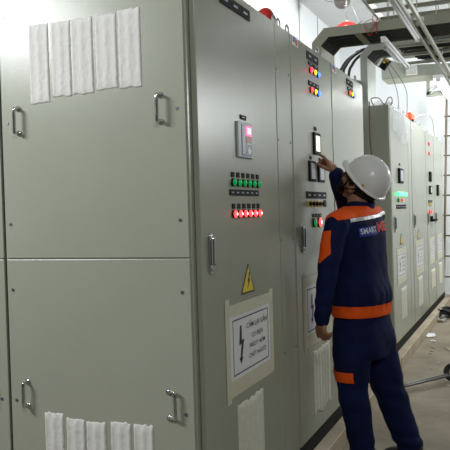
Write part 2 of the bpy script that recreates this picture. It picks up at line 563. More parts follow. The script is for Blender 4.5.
# ------------------------------------------------------------------ paper strips
def strip(name, axis, a0, a1, z0, z1, ribs, seed, m, label, group, tear=.006, lean=0.0, amp=.004):
    """vertical paper strip; axis 'y0' lies on the end panel (plane y=-.003), axis 'x0' on the front (plane x=0)"""
    rnd = random.Random(seed)
    nu, nv = 26, 46
    b = NB()
    front, back = [], []
    for j in range(nv + 1):
        v = j / nv
        rf, rb = [], []
        for i in range(nu + 1):
            u = i / nu
            a = a0 + (a1 - a0) * u + lean * (v - .5)
            nz = noise.noise(Vector((seed * 3.1 + u * 5, .3, 1.7)))
            zz = z0 + (z1 - z0) * v
            if v > .9:
                zz += tear * noise.noise(Vector((seed + u * 6, 5, 2))) * (v - .9) * 10
            if v < .1:
                zz += tear * 2.4 * noise.noise(Vector((seed + u * 3, 8, 4))) * (.1 - v) * 10
            if i in (0, nu):
                a += .0025 * noise.noise(Vector((seed, v * 14, i)))
            h = .0018 + amp * (.5 + .5 * math.cos(2 * PI * (u * ribs))) ** 1.5 + .0012 * noise.noise(Vector((u * 8 + seed, v * 18, 3))) \
                + .001 * noise.noise(Vector((u * 3, v * 45, seed)))
            edge = min(u, 1 - u, v, 1 - v) * 14
            h = .0012 + max(h, 0) * min(1, edge)
            if axis == 'y0':
                P = Vector((a, -.003 - h, zz)); Q = Vector((a, -.0032, zz))
            else:
                P = Vector((h, a, zz)); Q = Vector((.0002, a, zz))
            rf.append(b.verts.new(P)); rb.append(b.verts.new(Q))
        front.append(rf); back.append(rb)
    for j in range(nv):
        for i in range(nu):
            b.faces.new((front[j][i], front[j][i + 1], front[j + 1][i + 1], front[j + 1][i]))
            b.faces.new((back[j][i], back[j + 1][i], back[j + 1][i + 1], back[j][i + 1]))
    for j in range(nv):
        b.faces.new((front[j][0], front[j + 1][0], back[j + 1][0], back[j][0]))
        b.faces.new((front[j][nu], back[j][nu], back[j + 1][nu], front[j + 1][nu]))
    for i in range(nu):
        b.faces.new((front[0][i], back[0][i], back[0][i + 1], front[0][i + 1]))
        b.faces.new((front[nv][i], front[nv][i + 1], back[nv][i + 1], back[nv][i]))
    return tag(obj(name, b, m, smooth=True), label, 'paper strip', group)


ordn = ['leftmost', 'second from left', 'middle', 'fourth from left', 'rightmost']
up = [(-.646, -.560, 1.815, 2.108), (-.547, -.464, 1.832, 2.106), (-.459, -.369, 1.834, 2.107), (-.357, -.270, 1.842, 2.108), (-.262, -.173, 1.838, 2.115)]
lo = [(-.631, -.548, .35, .657), (-.535, -.455, .345, .642), (-.448, -.366, .35, .637), (-.345, -.262, .35, .645), (-.250, -.171, .35, .643)]
for i in range(5):
    a0, a1, z0, z1 = up[i]
    strip('paper_strip', 'y0', a0, a1, z0, z1, 2.0, i + 1, M_STRIP, '%s of five white paper strips on the upper end panel' % ordn[i], 'paper strips on upper panel', tear=.004, amp=.0024)
    a0, a1, z0, z1 = lo[i]
    strip('paper_strip', 'y0', a0, a1, z0, z1, 2.0, i + 11, M_STRIP, '%s of five white paper strips on the lower end panel' % ordn[i], 'paper strips on lower panel', tear=.007, amp=.0045)
strip('ribbed_strip', 'x0', .375, .675, .33, .628, 6.0, 31, M_STRIP2, 'ribbed cream paper covering vent of the nearest cabinet, below its warning sign', 'ribbed vent covers', tear=.03, amp=.0085)
strip('ribbed_strip', 'x0', 1.470, 1.825, .285, .632, 6.0, 32, M_STRIP2, 'ribbed cream paper covering vent beside the worker\'s thigh', 'ribbed vent covers', tear=.02, amp=.0085)
strip('ribbed_strip', 'x0', 4.44, 4.75, .35, .645, 4.0, 33, M_STRIP2, 'ribbed vent cover on first cabinet of far row', 'ribbed vent covers', amp=.012)
strip('ribbed_strip', 'x0', 5.57, 5.90, .32, .640, 3.0, 34, M_STRIP2, 'ribbed vent cover on second cabinet of far row', 'ribbed vent covers', amp=.012)
strip('ribbed_strip', 'x0', 6.71, 7.11, .385, .62, 3.0, 35, M_STRIP2, 'ribbed vent cover on narrow third cabinet of far row', 'ribbed vent covers', amp=.012)
strip('ribbed_strip', 'x0', 7.55, 7.90, .35, .64, 3.0, 36, M_STRIP2, 'ribbed vent cover on the farthest cabinet', 'ribbed vent covers', amp=.012)


# ------------------------------------------------------------------ text
def text_mesh(s, size, align='CENTER', bold=0.0, shear=0.0):
    c = bpy.data.curves.new('lettering', 'FONT')
    c.body = s
    c.size = size
    c.align_x = align
    c.align_y = 'CENTER'
    c.offset = bold
    c.shear = shear
    c.resolution_u = 3
    o = bpy.data.objects.new('lettering', c)
    COL.objects.link(o)
    dg = bpy.context.evaluated_depsgraph_get()
    me = bpy.data.meshes.new_from_object(o.evaluated_get(dg))
    bpy.data.objects.remove(o)
    bpy.data.curves.remove(c)
    return me


def text_into(bm, s, size, mtx, bold=0.0, align='CENTER', width=None, mi=0, shear=0.0):
    me = text_mesh(s, size, align, bold, shear)
    if width:
        xs = [v.co.x for v in me.vertices]
        k = width / (max(xs) - min(xs))
        me.transform(Matrix.Diagonal((k, 1, 1, 1)))
    me.transform(mtx)
    n0 = len(bm.faces)
    bm.from_mesh(me)
    bm.faces.ensure_lookup_table()
    for f in bm.faces[n0:]:
        f.material_index = mi
    bpy.data.meshes.remove(me)


def warning_sign(y0, y1, z0, z1, label, lines=True, x=0.0, tape=True):
    """paper sign on the front plane, taped all round. text reads along +y"""
    W = y1 - y0; H = z1 - z0
    t = thing('warning_sign', label, 'sign', (x, (y0 + y1) / 2, z0), 0, 'taped paper warning signs')
    b = NB(); box(b, x + .0004, x + .0014, y0, y1, z0, z1); obj('paper', b, M_PAPER, t)
    if tape:
        tw = W * .088
        e = tw * .72
        dz = H * .20
        for nm, (a, c, d, f) in (('left', (y0 - e, y0 + tw - e, z0 - dz * 1.1, z1 + dz)), ('right', (y1 - tw + e, y1 + e, z0 - dz * .7, z1 + dz * .8)),
                                 ('top', (y0 - e * .4, y1 + e * .3, z1 - tw + e * .9, z1 + e)), ('bottom', (y0 - e * .4, y1 + e * .3, z0 - e * 1.4, z0 + tw * .6 - e * .2))):
            k = {'left': .0016, 'right': .0017, 'top': .0021, 'bottom': .0022}[nm]
            b = NB()
            n = 14
            vs = []
            vert = nm in ('left', 'right')
            for i in range(n + 1):
                u = i / n
                j = .0016 * noise.noise(Vector((u * 9, y0 * 7, k * 9000)))
                if vert:
                    zz = d + (f - d) * u
                    vs.append((b.verts.new((x + k, a + j, zz)), b.verts.new((x + k, c + j, zz))))
                else:
                    yy = a + (c - a) * u
                    vs.append((b.verts.new((x + k, yy, d + j)), b.verts.new((x + k, yy, f + j))))
            fs = [b.faces.new((vs[i][0], vs[i][1], vs[i + 1][1], vs[i + 1][0])) for i in range(n)]
            r = bmesh.ops.extrude_face_region(b, geom=fs)
            for v in [g for g in r['geom'] if isinstance(g, bmesh.types.BMVert)]:
                v.co.x += .0007
            obj('tape', b, M_TAPE, t)
    # black frame
    iy0, iy1, iz0, iz1 = y0 + W * .085, y1 - W * .075, z0 + H * .12, z1 - H * .11
    fw = W * .008
    b = NB()
    k0, k1 = x + .0016, x + .0022
    fwz = fw * 1.15
    box(b, k0, k1, iy0, iy1, iz0, iz0 + fwz); box(b, k0, k1, iy0, iy1, iz1 - fwz, iz1)
    box(b, k0, k1, iy0, iy0 + fw, iz0, iz1); box(b, k0, k1, iy1 - fw, iy1, iz0, iz1)
    obj('border', b, M_INK, t)
    # lightning arrow
    iw = iy1 - iy0; ih = iz1 - iz0
    def Q(u, v):
        return (iy0 + iw * u, iz0 + ih * v)
    b = NB()
    prism(b, [Q(.185, .86), Q(.225, .86), Q(.225, .585), Q(.285, .60), Q(.225, .28), Q(.25, .28), Q(.20, .16), Q(.15, .28), Q(.18, .28),
              Q(.215, .525), Q(.155, .51)], 'x', k0, k1)
    obj('lightning_arrow', b, M_INK, t)
    b = NB()
    Mx = lambda u, v: Matrix.Translation((x + .0023, iy0 + iw * u, iz0 + ih * v)) @ Matrix(((0, 0, 1, 0), (1, 0, 0, 0), (0, 1, 0, 0), (0, 0, 0, 1)))
    hh = ih * .135
    text_into(b, 'CẤM LẠI GẦN', hh, Mx(.66, .80), bold=.0002, width=iw * .60)
    text_into(b, 'CÓ ĐIỆN', hh * .86, Mx(.66, .59), bold=.0001, width=iw * .33)
    text_into(b, 'NGUY HIỂM', hh * .86, Mx(.66, .41), bold=.0001, width=iw * .45)
    text_into(b, 'CHẾT NGƯỜI', hh * .86, Mx(.66, .22), bold=.0001, width=iw * .50)
    obj('lettering', b, M_INK, t)
    return t


warning_sign(.303, .797, .715, .998, 'large taped warning sign beside yellow triangle, on the nearest cabinet')
warning_sign(1.345, 1.86, .715, 1.005, 'taped warning sign half hidden behind the worker\'s hanging hand')
warning_sign(4.30, 4.76, .735, .985, 'taped warning sign on the first far-row cabinet')
warning_sign(5.48, 6.02, .715, 1.0, 'taped warning sign on the second far-row cabinet')
warning_sign(6.62, 7.09, .735, .985, 'taped warning sign on the narrow third far-row cabinet')
warning_sign(7.46, 7.97, .735, .99, 'taped warning sign on the farthest cabinet')
for (yy, lb) in ((4.52, 'small yellow triangle on first far-row cabinet'), (5.68, 'small yellow triangle on second far-row cabinet')):
    b = NB()
    prism(b, [(yy - .075, 1.045), (yy + .075, 1.045), (yy, 1.15)], 'x', 0, .002, 0)
    prism(b, [(yy - .05, 1.056), (yy + .05, 1.056), (yy, 1.13)], 'x', .002, .003, 1)
    tag(obj('warning_triangle', b, [M_INK, M_YEL]), lb, 'sticker', 'yellow lightning triangles')


# ------------------------------------------------------------------ ducts with cables
def duct(label, y0, y1, xo, zb, zc, xend, m, group, ncab=9, clabel=''):
    t = thing('cable_duct', label, 'cable duct', (xo, (y0 + y1) / 2, zb), 0, group)
    w = .062
    zt = zc + .09
    ch = .085
    outer = [(xo, zb), (xo, zc), (xo + ch, zt), (xend, zt)]
    inner = [(xend, zt - w), (xo + ch + w * .45, zt - w), (xo + w, zc - w * .35), (xo + w, zb)]
    for (a, c) in ((y0, y0 + .012), (y1 - .012, y1)):
        b = NB(); prism(b, outer + inner, 'y', a, c)
        obj('side_rail', b, m, t)
    # top sheet (back of the duct) and cover plate on the rising part
    b = NB(); box(b, xo, xo + .004, y0 + .012, y1 - .012, zb, zc); box(b, xo + ch, xend, y0 + .012, y1 - .012, zt - .004, zt)
    prism(b, [(xo, zc), (xo + .004, zc), (xo + ch, zt - .004), (xo + ch, zt)], 'y', y0 + .012, y1 - .012)
    obj('back_sheet', b, m, t)
    b = NB(); box(b, xo + w - .003, xo + w, y0 + .012, y1 - .012, zb, zc - .03); obj('cover_plate', b, m, t)
    x = xo + ch + .20
    while x < xend:
        b = NB(); box(b, x, x + .045, y0 + .012, y1 - .012, zt - w + .001, zt - w + .013); obj('cross_bar', b, m, t)
        x += .36
    ww = (y1 - y0 - .03)
    for i in range(ncab):
        yy = y0 + .015 + ww * (i + .5) / ncab
        r = ww / ncab * .47
        r = min(r, .021)
        jig = .002 * math.sin(i * 2.3)
        b = NB()
        tube(b, [(xo + .03, yy, zb + .02), (xo + .031, yy, zc - .04), (xo + .045, yy, zc + .0), (xo + ch + .03, yy, zt - .040 + jig), (xo + ch + .14, yy, zt - .034 + jig),
                 (xo + ch + .5, yy, zt - .036), (xend, yy, zt - .034 + jig)], r, 10, k=5)
        o = obj('power_cable', b, M_RUBBER, smooth=True)
        tag(o, 'thick black cable running inside the ' + clabel, 'cable', 'black cables in the ' + clabel)
    return t


duct('olive cable duct elbow rising from the near cabinets and crossing the aisle', 2.585, 2.965, -.262, ZT + .002, 2.522, 2.6, M_DUCT, 'overhead cable ducts', 9, 'nearer olive duct')
duct('pale green cable duct elbow standing on the far cabinet row', 4.30, 4.70, -.288, ZT + .002, 2.765, 2.6, M_DUCT2, 'overhead cable ducts', 9, 'farther pale duct')

# low trough on near row top towards the gap
b = NB()
box(b, -.62, -.34, 2.2, 2.945, ZT, ZT + .07, .003)
tag(obj('cable_trough', b, M_DUCT2), 'low pale metal trough lying on top of the third cabinet', 'cable trough')

# sloping trough plate beyond near row
b = NB()
prism(b, [(3.05, 2.30), (4.50, 2.50), (4.50, 2.565), (3.6, 2.47), (3.05, 2.36)], 'x', -.44, -.32)
# rests on far row through a foot and on the trough end
box(b, -.44, -.32, 4.3, 4.5, ZT, 2.51)
tag(obj('sloping_tray', b, M_DUCT2), 'pale sloping tray bridging the gap behind the third cabinet', 'cable tray')

# thick curved cables dropping behind row one
for i, dx in enumerate((0, .05, -.05)):
    b = NB()
    o = .03 * i
    tube(b, [(-.60 + dx, 4.86 + o, 2.30), (-.575 + dx, 4.86 + o, 2.70), (-.54 + dx, 4.87 + o, 2.80), (-.49 + dx, 4.88 + o, 2.865), (-.42 + dx, 4.90 + o, 2.915), (-.32 + dx, 4.92 + o, 2.95), (.3, 4.94 + o, 2.98)], .014, 10, k=6)
    tag(obj('drooping_cable', b, M_RUBBER, smooth=True), ('middle', 'rightmost', 'leftmost')[i] + ' of three black cables curving down behind the third cabinet', 'cable', 'black cables curving down behind near row')

# ------------------------------------------------------------------ overhead ladder tray (along y) and struts
t = thing('cable_ladder', 'overhead cable ladder with cross rungs above the aisle at top right', 'cable ladder', (.45, 4.2, 2.9))
for x in (-.005, .86):
    b = NB(); box(b, x - .012, x + .012, 2.2, 4.2, 2.90, 2.97, .002); obj('side_rail', b, M_ALU, t)
y = 2.36
while y < 4.1:
    b = NB(); box(b, .005, .85, y, y + .045, 2.905, 2.93, .002); obj('rung', b, M_DUCT, t)
    y += .272
# long twin strut
def strut(x, y0, y1, z, label, w=.018):
    t = thing('strut_rail', label, 'rail', (x, (y0 + y1) / 2, z), 0, 'overhead strut rails')
    for s in (-1, 1):
        b = NB(); box(b, x + s * .024 - w / 2, x + s * .024 + w / 2, y0, y1, z, z + .03, .002); obj('rail', b, M_ALU, t)
    y = y0 + .35
    while y < y1:
        b = NB(); box(b, x - .04, x + .04, y, y + .05, z + .03, z + .05, .002); cyl(b, (x, y + .025, z + .05), (x, y + .025, ZC - .0), .004, n=8); obj('hanger', b, M_ALU, t)
        y += 1.1
    return t
strut(.465, .9, 5.2, 2.50, 'long twin metal rail hung below ceiling, running away above the aisle')
for (y, z, x0, x1, lb) in ((3.20, 2.56, .20, 1.6, 'nearest overhead cross rail beyond the olive duct'), (3.55, 2.56, .18, 1.6, 'second overhead cross rail beyond the olive duct'),
                           (3.9, 2.56, .16, 1.6, 'third overhead cross rail, just before the pale duct'), (5.15, 2.86, -.12, 1.6, 'overhead cross rail behind the pale duct')):
    b = NB(); box(b, x0, x1, y, y + .03, z, z + .022, .003)
    tag(obj('cross_rail', b, M_ALU), lb, 'rail', 'overhead cross rails')
for i in range(14):
    rr = random.Random(i)
    y = 3.14 + i * .078
    z = 2.60 + rr.uniform(0, .03)
    x = .20 + rr.uniform(0, .15)
    pts = [(x, y, z)]
    x = .5
    b = NB()
    while x < 1.7:
        pts.append((x, y + rr.uniform(-.02, .02), z + rr.uniform(-.015, .015))); x += .3
    mm = [M_RUBBER, M_GREYD, M_RUBBER, M_WHITE, M_RUBBER][i % 5] if i != 6 else M_YEL2
    tube(b, pts, .020 if mm is M_RUBBER else .009, 8, k=4)
    nm = {M_RUBBER: 'thick black', M_GREYD: 'thin grey', M_WHITE: 'thin white', M_YEL2: 'thin yellow'}[mm]
    tag(obj('tray_cable', b, mm, smooth=True), nm + ' cable lying across the overhead rails between the two ducts', 'cable', nm + ' cables lying across the overhead rails')

# fluorescent fixtures (unlit) hung along the aisle
def fixture(x, y0, y1, z, label, lit=False, w=.03):
    t = thing('fluorescent_fixture', label, 'light fixture', (x, (y0 + y1) / 2, z), 0, 'hanging fluorescent fixtures')
    h = .02 if w < .02 else .035
    b = NB(); box(b, x - w, x + w, y0, y1, z, z + h, .004); obj('housing', b, M_TUBE_OFF, t)
    for ya, yb in ((y0 + .005, y0 + .03), (y1 - .03, y1 - .005)):
        cw = .024 if lit else w * .9
        b = NB(); box(b, x - cw, x + cw, ya, yb, z - h, z, .003); obj('end_cap', b, M_WHITE, t)
    for s in (0,):
        b = NB(); cyl(b, (x, y0 + .03, z - h / 2), (x, y1 - .03, z - h / 2), .030 if lit else h * .36, n=16); obj('tube', b, L_TUBE if lit else M_TUBE_OFF, t, smooth=True)
    for yy in (y0 + .2, y1 - .2):
        b = NB(); cyl(b, (x, yy, z + h), (x, yy, ZC), .003, n=6); obj('hanger', b, M_STEEL, t)
    return t
fixture(.42, 1.55, 2.70, 2.49, 'unlit fixture with pinkish tubes at the top edge, beside the twin rail', w=.017)
fixture(.212, 2.62, 3.70, 2.50, 'longer unlit white fixture hanging under the olive duct', w=.018)
fixture(.145, 3.08, 3.70, 2.545, 'short unlit white fixture left of the longer one', w=.014)
fixture(.32, 4.9, 6.12, 2.59, 'lit fluorescent tube glowing at the right edge near the wooden ladder', lit=True, w=.05)

# far pale tray with junction box
t = thing('cable_tray', 'pale cable tray end with angled mouth, holding the white junction box', 'cable tray', (.1, 5.7, 2.76))
b = NB(); prism(b, [(-.33, 2.765), (.62, 2.745), (.62, 2.84), (-.05, 2.875), (-.235, 2.945), (-.33, 2.88)], 'y', 5.60, 5.62); obj('side_plate', b, M_DUCT2, t)
b = NB(); prism(b, [(-.33, 2.765), (.62, 2.745), (.62, 2.84), (-.05, 2.875), (-.235, 2.945), (-.33, 2.88)], 'y', 5.98, 6.0); obj('side_plate', b, M_DUCT2, t)
b = NB(); box(b, -.33, .62, 5.62, 5.98, 2.752, 2.766); obj('bottom_sheet', b, M_DUCT2, t)
b = NB(); box(b, -.07, .045, 5.555, 5.598, 2.765, 2.86, .012, seg=3); cyl(b, (-.05, 5.552, 2.84), (-.05, 5.558, 2.84), .008)
tag(obj('junction_box', b, M_WHITE, smooth=False), 'white plastic junction box fixed to the pale tray end', 'junction box')
t = thing('wall_bracket_tray', 'pale bracket-like tray piece right of the junction box', 'cable tray', (.2, 6.2, 2.7))
b = NB(); box(b, .066, .6, 6.1, 6.14, 2.60, 2.655, .003); obj('bar', b, M_DUCT2, t)
b = NB(); prism(b, [(.07, 2.62), (.105, 2.62), (.105, 2.80), (.07, 2.80)], 'y', 6.1, 6.14); obj('upright', b, M_DUCT2, t)
b = NB(); tube(b, [(.08, 6.12, 2.66), (.2, 6.12, 2.72), (.4, 6.12, 2.76)], .02, 8); obj('stay', b, M_WHITE, t)

# open cable mouth, black and yellow glands with white connector (under far duct)
t = thing('gland_box', 'tilted open box with black and yellow cable glands under the pale duct', 'gland box', (-.2, 4.95, 2.75))
R45 = Matrix.Translation((-.22, 4.95, 2.815)) @ Matrix.Rotation(math.radians(38), 4, 'Y')
def rbox(x0, x1, y0, y1, z0, z1, m, nm, bev=0):
    b = NB(); box(b, x0, x1, y0, y1, z0, z1, bev); b.transform(R45); return obj(nm, b, m, t)
rbox(-.075, .085, -.02, .02, -.055, .055, M_BLACK, 'frame')
rbox(-.09, -.07, -.03, .03, -.07, .065, M_WHITE, 'edge_strip')
rbox(-.005, .018, -.035, .0, -.05, .058, M_WHITE, 'connector')
for i, (gx, gz) in enumerate(((-.045, -.035), (-.045, .0), (.04, .01), (.06, .035), (.04, .04))):
    b = NB(); cyl(b, (gx, -.045, gz), (gx, -.018, gz), .011, n=10); b.transform(R45); obj('cable_gland', b, M_YEL2, t)

# ------------------------------------------------------------------ ceiling bits
t = thing('hanging_extinguisher', 'red dome extinguisher hanging on a thin rod behind the olive duct', 'fire extinguisher', (-1.0, 7.0, 3.60))
b = NB(); ell(b, (-1.0, 7.0, 3.66), .15, .15, .105, 28, 16); obj('red_shell', b, M_REDP, t, smooth=True)
b = NB(); cyl(b, (-1.0, 7.0, 3.755), (-1.0, 7.0, 3.80), .035, .015); cyl(b, (-1.0, 7.0, 3.80), (-1.0, 7.0, ZC), .008)
cyl(b, (-1.03, 7.0, 3.97), (-.97, 7.0, 3.97), .018); obj('hanger_rod', b, M_STEEL, t, smooth=True)
b = NB(); cyl(b, (-1.12, 7.3, ZC), (-1.12, 7.3, ZC - .10), .11, .105, 28); ell(b, (-1.12, 7.3, ZC - .10), .10, .10, .08, 24, 12)
tag(obj('ceiling_detector', b, M_BROWND, smooth=True), 'dark round dome fixed on the ceiling at the top edge', 'detector')
b = NB(); cyl(b, (-.15, 1.29, ZT), (-.15, 1.29, ZT + .10), .045, .045, 24, mi=1); ell(b, (-.15, 1.29, ZT + .105), .048, .048, .055, 24, 12)
tag(obj('alarm_beacon', b, [M_REDP, M_BLACK], smooth=True), 'red round alarm beacon on top of the near cabinets', 'beacon')
b = NB(); cyl(b, (-.05, 5.55, ZT), (-.05, 5.55, ZT + .03), .05, .05, 20, mi=1); box(b, -.09, -.01, 5.48, 5.72, ZT + .02, ZT + .10, .02, seg=3)
tag(obj('orange_beacon', b, [M_ORANGEB, M_BLACK]), 'small orange-red beacon on top of the far row', 'beacon')

def wire(name, pts, r, m, label, group=None, k=8):
    b = NB(); tube(b, pts, r, 7, k=k)
    return tag(obj(name, b, m, smooth=True), label, 'wire', group)
wire('pendant_wire', [(-1.0, 6.95, 3.97), (-.85, 6.6, 3.85), (-.6, 5.6, 3.50), (-.3, 4.4, 3.05), (-.05, 3.0, 2.70), (.08, 2.60, 2.63)], .0022, M_BRW, 'thin brown wire sagging from the hanging extinguisher to the olive duct')
wire('pendant_wire', [(-1.0, 6.95, 3.99), (-1.25, 6.9, 4.05), (-1.15, 7.0, 4.19)], .0035, M_BRW, 'short wire looping from ceiling to the extinguisher rod')
for i, pts in enumerate(([(.10, 2.575, 2.613), (.15, 2.570, 2.625), (.175, 2.572, 2.59), (.18, 2.575, 2.53)], [(.10, 2.565, 2.60), (.135, 2.56, 2.52), (.16, 2.56, 2.56), (.20, 2.57, 2.61)],
                         [(.15, 2.60, 2.617), (.16, 2.58, 2.65), (.19, 2.575, 2.635), (.155, 2.572, 2.58), (.13, 2.572, 2.555)])):
    wire('red_wire', pts, .0022, M_REDW, 'tangled thin red wire draped over the olive duct', 'tangled red wires on the olive duct')
wire('hanging_wire', [(-.19, 4.66, 2.87), (-.165, 4.72, 2.83), (-.13, 4.74, 2.74), (-.08, 4.74, 2.62), (-.03, 4.72, 2.45), (-.02, 4.70, 2.275)], .0032, M_BRW, 'left of two thin brown wires hanging onto the far row')
wire('hanging_wire', [(-.185, 4.68, 2.86), (-.15, 4.74, 2.80), (-.06, 4.8, 2.68), (.02, 4.9, 2.52), (.0, 5.1, 2.38), (-.04, 5.3, 2.275)], .0032, M_BRW, 'right of two thin brown wires hanging onto the far row')
wire('loop_wire', [(-.14, 4.10, 2.275), (-.16, 4.1, 2.33), (-.12, 4.1, 2.34), (-.09, 4.11, 2.33), (-.05, 4.12, 2.28), (-.02, 4.13, 2.33), (.0, 4.15, 2.34), (.01, 4.16, 2.32), (.0, 4.18, 2.285), (-.03, 4.2, 2.275)], .0042, M_BRW, 'curled dark wire end lying on the first far-row cabinet')
wire('side_wire', [(-.165, 4.035, 2.30), (-.165, 4.035, 2.0), (-.15, 4.035, 1.7), (-.155, 4.035, 1.3)], .006, M_BRW, 'brown wire running down the side of the far row')
wire('arc_wire', [(-.03, 5.75, 2.33), (.03, 6.2, 2.42), (.03, 6.9, 2.44), (-.02, 7.6, 2.29)], .005, M_WHITE, 'pale wire arching from the orange beacon along the far row top')

# crumpled plastic film hanging over the front edge of the far row
b = NB()
nu, nv = 26, 22
g = []
for j in range(nv + 1):
    v = j / nv
    row = []
    for i in range(nu + 1):
        u = i / nu
        yy = 4.12 + .95 * u
        drop = (.16 + .38 * (.5 + .5 * noise.noise(Vector((u * 3, 1, 1)))) * (0.4 + u * .6))
        n1 = noise.noise(Vector((u * 6, v * 5, 2)))
        n2 = noise.noise(Vector((u * 13, v * 11, 7)))
        if v < .35:
            x = -.16 + .165 * v / .35
            z = ZT + .01 + .06 * abs(n1) + .02 * abs(n2)
        else:
            x = .012 + .02 * abs(n1) + .012 * abs(n2)
            z = ZT + .02 - drop * (v - .35) / .65
        row.append(b.verts.new((x, yy + .02 * n2, z)))
    g.append(row)
fs = []
for j in range(nv):
    for i in range(nu):
        fs.append(b.faces.new((g[j][i], g[j][i + 1], g[j + 1][i + 1], g[j + 1][i])))
tag(obj('plastic_film', b, M_FILM, smooth=True), 'crumpled clear plastic film draped over the top of the far row', 'plastic film')

# ------------------------------------------------------------------ ladder, floor things
t = thing('wooden_ladder', 'brown ladder leaning on the far wall at the right edge', 'ladder', (.2, 8.6, 0))
def LP(s):   # point on ladder axis at arc s
    return Vector((0, 8.62 + .19 * s, 1.0 * s)) 
for x0, x1 in ((-.06, .0), (.40, .36)):
    b = NB(); p0 = LP(0) + Vector((x0, 0, 0)); p1 = LP(3.2) + Vector((x1, 0, 0))
    tube(b, [p0, p1], .016, 8, k=1); obj('stile', b, M_WOOD, t, smooth=True)
s = .36
while s < 3.15:
    b = NB(); x0 = -.06 + .06 * s / 3.2; p = LP(s)
    tube(b, [p + Vector((x0 - .03, 0, 0)), p + Vector((.40, 0, 0))], .011, 8, k=1); obj('rung', b, M_WOOD, t, smooth=True)
    s += .295
# coiled black cable by the end of the beam
b = NB()
pts = []
for i in range(40):
    a = i * .62
    r = .15 + .04 * math.sin(i * 1.3)
    pts.append((.17 + r * math.cos(a) * .8, 7.15 + r * 1.6 * math.sin(a), .02 + .002 * i + .008 * math.sin(i * 2.1)))
tube(b, pts, .017, 8, k=3)
tag(obj('coiled_cable', b, M_RUBBER, smooth=True), 'black coiled cable heaped on floor by the end of the beam', 'cable')
b = NB(); box(b, .06, .16, 6.7, 6.86, 0, .04, .01); cyl(b, (.11, 6.72, .05), (.11, 6.9, .05), .022)
tag(obj('steel_clamp', b, M_STEEL), 'small silver clamp on floor in front of the coiled cable', 'clamp')
# steel bar with a black ringed hub
t = thing('steel_bar', 'grey steel bar with black ring end lying across the aisle floor', 'bar', (.45, 3.4, 0))
b = NB(); tube(b, [(.02, 3.05, .045), (.462, 3.66, .062)], .014, 10, k=1); tube(b, [(.045, 3.03, .045), (.487, 3.64, .062)], .009, 10, k=1); obj('shaft', b, M_DARKST, t, smooth=True)
b = NB()
pts = [(.50 + .048 * math.cos(a), 3.70 + .02 * math.sin(a), .075 + .048 * math.sin(a)) for a in [i * 2 * PI / 20 for i in range(21)]]
tube(b, pts, .022, 10, k=1); obj('ring', b, M_RUBBER, t, smooth=True)
b = NB(); cyl(b, (.50, 3.68, .075), (.50, 3.72, .075), .022); obj('hub', b, M_STEEL, t, smooth=True)
# crumpled paper
def crumple(name, c, r, seed, m, label):
    b = NB(); bmesh.ops.create_icosphere(b, subdivisions=3, radius=1.0)
    for v in b.verts:
        n = noise.noise(v.co * 2.3 + Vector((seed, 0, 0))) * .55 + noise.noise(v.co * 5 + Vector((seed, 3, 0))) * .3
        v.co = v.co * (1 + n)
        v.co = Vector((v.co.x * r[0] + c[0], v.co.y * r[1] + c[1], max(.001, v.co.z * r[2] + r[2] * .8)))
    return tag(obj(name, b, m), label, 'litter')
crumple('crumpled_paper', (.09, 5.75), (.045, .12, .010), 3, M_PAPER, 'crumpled white paper scrap on the floor beside the far beam')
crumple('crumpled_paper', (.15, 5.45), (.025, .035, .006), 5, M_PAPER, 'smaller white scrap beside the crumpled paper on the floor')
for i in range(16):
    rr = random.Random(i + 50)
    yy = rr.uniform(3.2, 7.0); xx = rr.uniform(.08, .5)
    crumple('debris_chip', (xx, yy), (rr.uniform(.01, .02), rr.uniform(.012, .03), .006), i, M_BEAM, 'small chip of debris on the dusty aisle floor')['group'] = 'debris chips on the aisle floor'

# ------------------------------------------------------------------ the worker
M_SKIN = mat('skin', (0.36, 0.17, 0.10), 0.5, var=0.06, vscale=20)
M_NAVY = mat('navy_cloth', (0.0035, 0.0085, 0.050), 0.8, var=0.25, vscale=9, bump=0.4, bscale=180, spec=0.2)
M_ORANGE = mat('orange_cloth', (0.88, 0.105, 0.008), 0.75, var=0.06, vscale=9, bump=0.4, bscale=180, spec=0.25)
M_SILVER = mat('reflective_silver', (0.66, 0.67, 0.68), 0.4, 0.2, var=0.05)
M_HELM = mat('white_helmet_shell', (0.80, 0.80, 0.79), 0.28, var=0.01, coat=0.3)
M_HAIR = mat('black_hair', (0.012, 0.010, 0.010), 0.7, var=0.3, vscale=60, bump=0.8, bscale=120)
M_LENS = mat('clear_lens', (0.55, 0.58, 0.60), 0.08, alpha=0.45, var=0.02)
M_LOGOB = mat('logo_blue', (0.01, 0.035, 0.30), 0.7, var=0.05)
M_LOGOR = mat('logo_red', (0.62, 0.02, 0.02), 0.7, var=0.05)
M_LOGOW = mat('logo_white', (0.70, 0.72, 0.78), 0.7, var=0.03)
M_BOOT = mat('black_boot', (0.02, 0.018, 0.016), 0.45, var=0.15)


def remesh(bm, vox, it=3, disp=None):
    bmesh.ops.recalc_face_normals(bm, faces=bm.faces[:])
    me = bpy.data.meshes.new('tmp')
    bm.to_mesh(me); bm.free()
    o = bpy.data.objects.new('tmp', me)
    COL.objects.link(o)
    md = o.modifiers.new('r', 'REMESH'); md.mode = 'VOXEL'; md.voxel_size = vox
    dg = bpy.context.evaluated_depsgraph_get()
    m2 = bpy.data.meshes.new_from_object(o.evaluated_get(dg))
    bpy.data.objects.remove(o); bpy.data.meshes.remove(me)
    b2 = bmesh.new(); b2.from_mesh(m2); bpy.data.meshes.remove(m2)
    for _ in range(it):
        bmesh.ops.smooth_vert(b2, verts=b2.verts[:], factor=0.5, use_axis_x=True, use_axis_y=True, use_axis_z=True)
    if disp:
        b2.normal_update()
        mv = [(v, v.normal * disp(v.co, v.normal)) for v in b2.verts]
        for v, d in mv:
            v.co += d
    return b2


